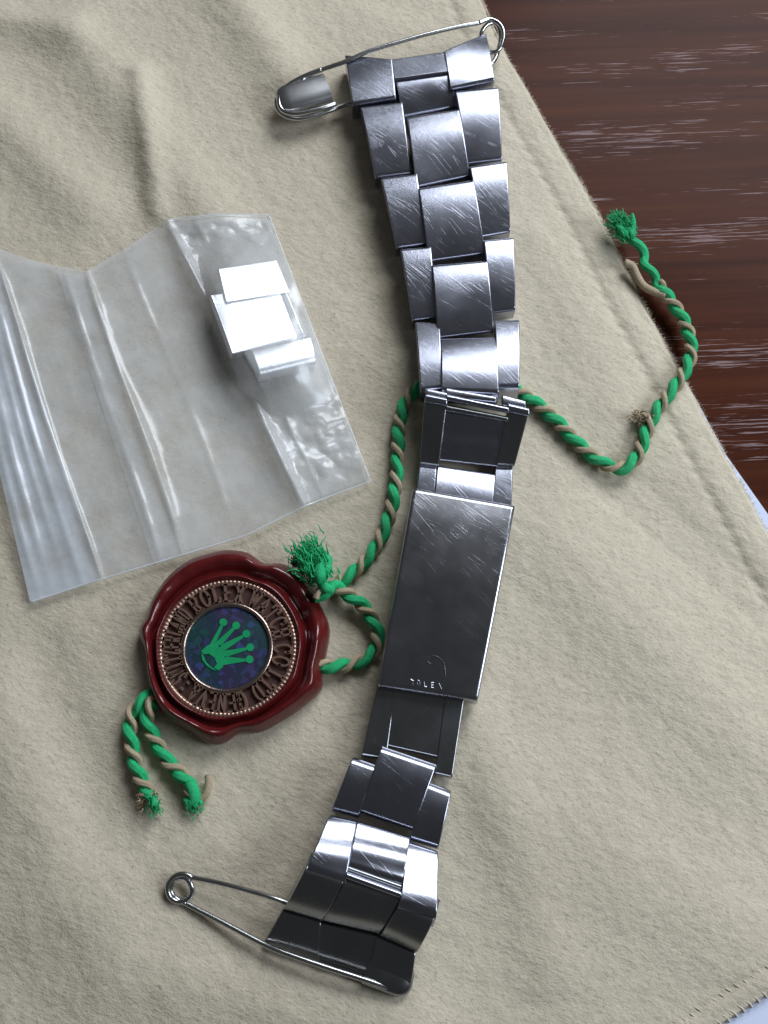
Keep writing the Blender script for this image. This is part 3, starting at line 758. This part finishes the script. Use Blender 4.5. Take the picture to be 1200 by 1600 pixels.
cord(c3, [(240, 1085, 0, .28), (220, 1097, 0, .27), (206, 1116), (203, 1140), (206, 1166), (212, 1195), (222, 1222), (236, 1244)], ph=1.0)
tuft('frayed_threads', c3, P(238, 1246, 0.26), V((0.3, -1, 0)), 110, 0.17, 0.11, M['green'], 0.008, 0.2, core=4)
tuft('frayed_threads', c3, P(240, 1238, 0.24), V((-0.9, -0.6, 0)), 90, 0.2, 0.10, M['gold'], 0.008, 0.2, core=3)
c4 = empty('cord_tail', P(262, 1190, 0.12), 'inner twisted cord tail ending in a curled green and gold tip below the seal', 'cord', TAIL)
cord(c4, [(240, 1095, 0, .30), (230, 1113, 0, .28), (233, 1137), (246, 1162), (262, 1190), (283, 1210), (297, 1230), (300, 1250)], ph=2.6)
wire('green_strand', [(296, 1222, 0.3), (303, 1240, 0.3), (302, 1252, 0.27), (292, 1254, 0.24)], 0.085, c4, M['green'])
tuft('frayed_threads', c4, P(300, 1252, 0.27), V((0.2, -0.4, 0)), 110, 0.12, 0.12, M['green'], 0.008, 0.35, core=3)
wire('gold_strand', [(298, 1245, 0.22), (312, 1250, 0.22), (322, 1240, 0.25), (326, 1222, 0.26), (325, 1212, 0.24)], 0.05, c4, M['gold'])

# ------------------------------------------------------------ spare links in the plastic bag
sp = empty('spare_link', on_cloth(400, 500), 'shiny spare steel link piece inside the plastic bag', 'watch link')
LT, LB = 0.39, 0.45
TILT = dict(roll=-0.17)
link('side_link', ((342, 422), (431, 408), (452, 454), (354, 470)), LT - 0.045, LT - 0.005, sp, M['bright'], 0.0, 0.02, 0.006, 0.10, **TILT)
link('center_link', ((330, 463), (431, 446), (463, 524), (364, 551)), LT, LB, sp, M['bright'], 0.01, 0.02, 0.008, 0.13, **TILT)
link('side_link', ((436, 452), (446, 450), (474, 520), (464, 524)), LT - 0.17, LB - 0.17, sp, M['bright'], 0.0, 0.04, 0.03, 0.16)
link('side_link', ((391, 545), (482, 522), (493, 564), (408, 585)), LB - 0.10, LB - 0.05, sp, M['bright'], 0.04, 0.10, 0.07, 0.15, roll=-0.14)

# ------------------------------------------------------------ plastic bag
bag = empty('plastic_bag', on_cloth(300, 600), 'creased clear plastic bag lying open on the cloth above the red seal', 'plastic bag')
COLS = [((-95, 340), (47, 941), 0.16), ((-14, 384), (157, 905), 0.30), ((60, 410), (215, 888), 0.13), ((135, 424), (288, 866), 0.27), ((200, 385), (385, 836), 0.12), ((262, 343), (478, 790), 0.34), ((340, 335), (530, 770), 0.24), ((420, 336), (579, 752), 0.14)]
FOLDS = ((0.12, 0.03, 0.04), (0.30, 0.05, 0.07), (0.52, 0.03, 0.04), (0.72, 0.05, 0.05), (1.0, 0.11, 0.06), (2.5, 0.04, 0.09), (3.0, 0.15, 0.08), (3.9, 0.025, 0.06), (5.0, 0.22, 0.11), (5.55, 0.05, 0.08))
def bag_px(s, v):
    """s along the columns (0..7), v from the upper to the lower border"""
    i = min(int(s), len(COLS) - 2); f = s - i
    a = lerp(V(COLS[i][0]), V(COLS[i + 1][0]), f); b = lerp(V(COLS[i][1]), V(COLS[i + 1][1]), f)
    z = 0.11 + 0.02 * math.sin(s * 2.1 + v * 3)
    for sc_, h_, w_ in FOLDS: z += h_ * (0.7 + 0.3 * math.sin(v * 9 + sc_ * 5)) / (1 + ((s - sc_ - 0.03 * math.sin(v * 7 + sc_)) / w_) ** 2)
    return lerp(a, b, v), z
lc = P(405, 500, 0.4)
def sheet_mesh(name, s0, s1, v0, v1, dz, mat, top=True, crumple=0.0, ns=110, nv=110):
    vs = []; fs = []
    for j in range(nv + 1):
        v = lerp(v0, v1, j / nv)
        for i in range(ns + 1):
            s = lerp(s0, s1, i / ns); q, z = bag_px(s, v)
            if not top: z = 0.03
            p = P(q.x, q.y, CZ + 0.1); base = cloth_h(p.x, p.y)
            edge = min(1, v * 8, (1 - v) * 8)
            zz = base + (0.04 + (z - 0.04) * lerp(0.35, 1, edge) if top else 0.012)
            if top:
                r = fbm(p.x * 1.3 + p.y * 0.5, p.y * 0.8, 5, 4)
                zz += 0.022 * r * edge
                cr = sstep(4.6, 5.4, s) * sstep(0.45, 0.65, v)
                cr2 = sstep(4.9, 5.2, s) * (1 - sstep(0.1, 0.25, v))
                zz += (cr * 0.13 + cr2 * 0.22) * (abs(fbm(p.x * 1.5, p.y * 1.9 + dz * 30, 9 + dz * 20, 3)) - 0.15) * edge
                dx, dy = p.x - lc.x, p.y - lc.y
                dome = 0.66 * math.exp(-((dx / 1.0) ** 4 + (dy / 1.35) ** 4)) * sstep(4.6, 5.3, s)
                zz = max(zz, base + dome + 0.02 * r)
            vs.append(P(q.x, q.y, zz + dz))
    w1 = ns + 1
    for j in range(nv):
        for i in range(ns):
            a = j * w1 + i; fs.append((a, a + w1, a + w1 + 1, a + 1))
    return mesh(name, vs, fs, mat, bag, sharp=None)
sheet_mesh('back_sheet', 0, 7, 0, 1, 0.0, M['film'], top=False)
sheet_mesh('front_sheet', 0, 7, 0, 1, 0.0, M['film'], ns=200, nv=160)
sheet_mesh('folded_flap', 0, 1.02, 0, 1, 0.03, M['film_milky'], ns=30)
sheet_mesh('inner_pouch', 4.9, 6.95, 0.01, 0.99, -0.02, M['film'], ns=80)
sheet_mesh('folded_strip', 2.35, 3.0, 0.02, 1, 0.02, M['film'], ns=24)
def bag_line(name, sv, r):
    pts = []
    for s, v in sv:
        q, z = bag_px(s, v); p = P(q.x, q.y, 0.2); pts.append(P(q.x, q.y, cloth_h(p.x, p.y) + (z * 0.5 if 0.02 < v < 0.98 else 0.05 + (z - 0.04) * 0.35) + 0.02))
    mb = MB(); tube(mb, catmull(pts, 0.05), r, 6); return mb.build(name, M['film_edge'], bag, sharp=None)
bag_line('sealed_edge', [(s * 0.25, 1.0) for s in range(0, 29)], 0.014)
bag_line('sealed_edge', [(7.0, k / 16) for k in range(17)], 0.012)
bag_line('sealed_edge', [(5 + s * 0.25, 0.0) for s in range(0, 9)], 0.012)
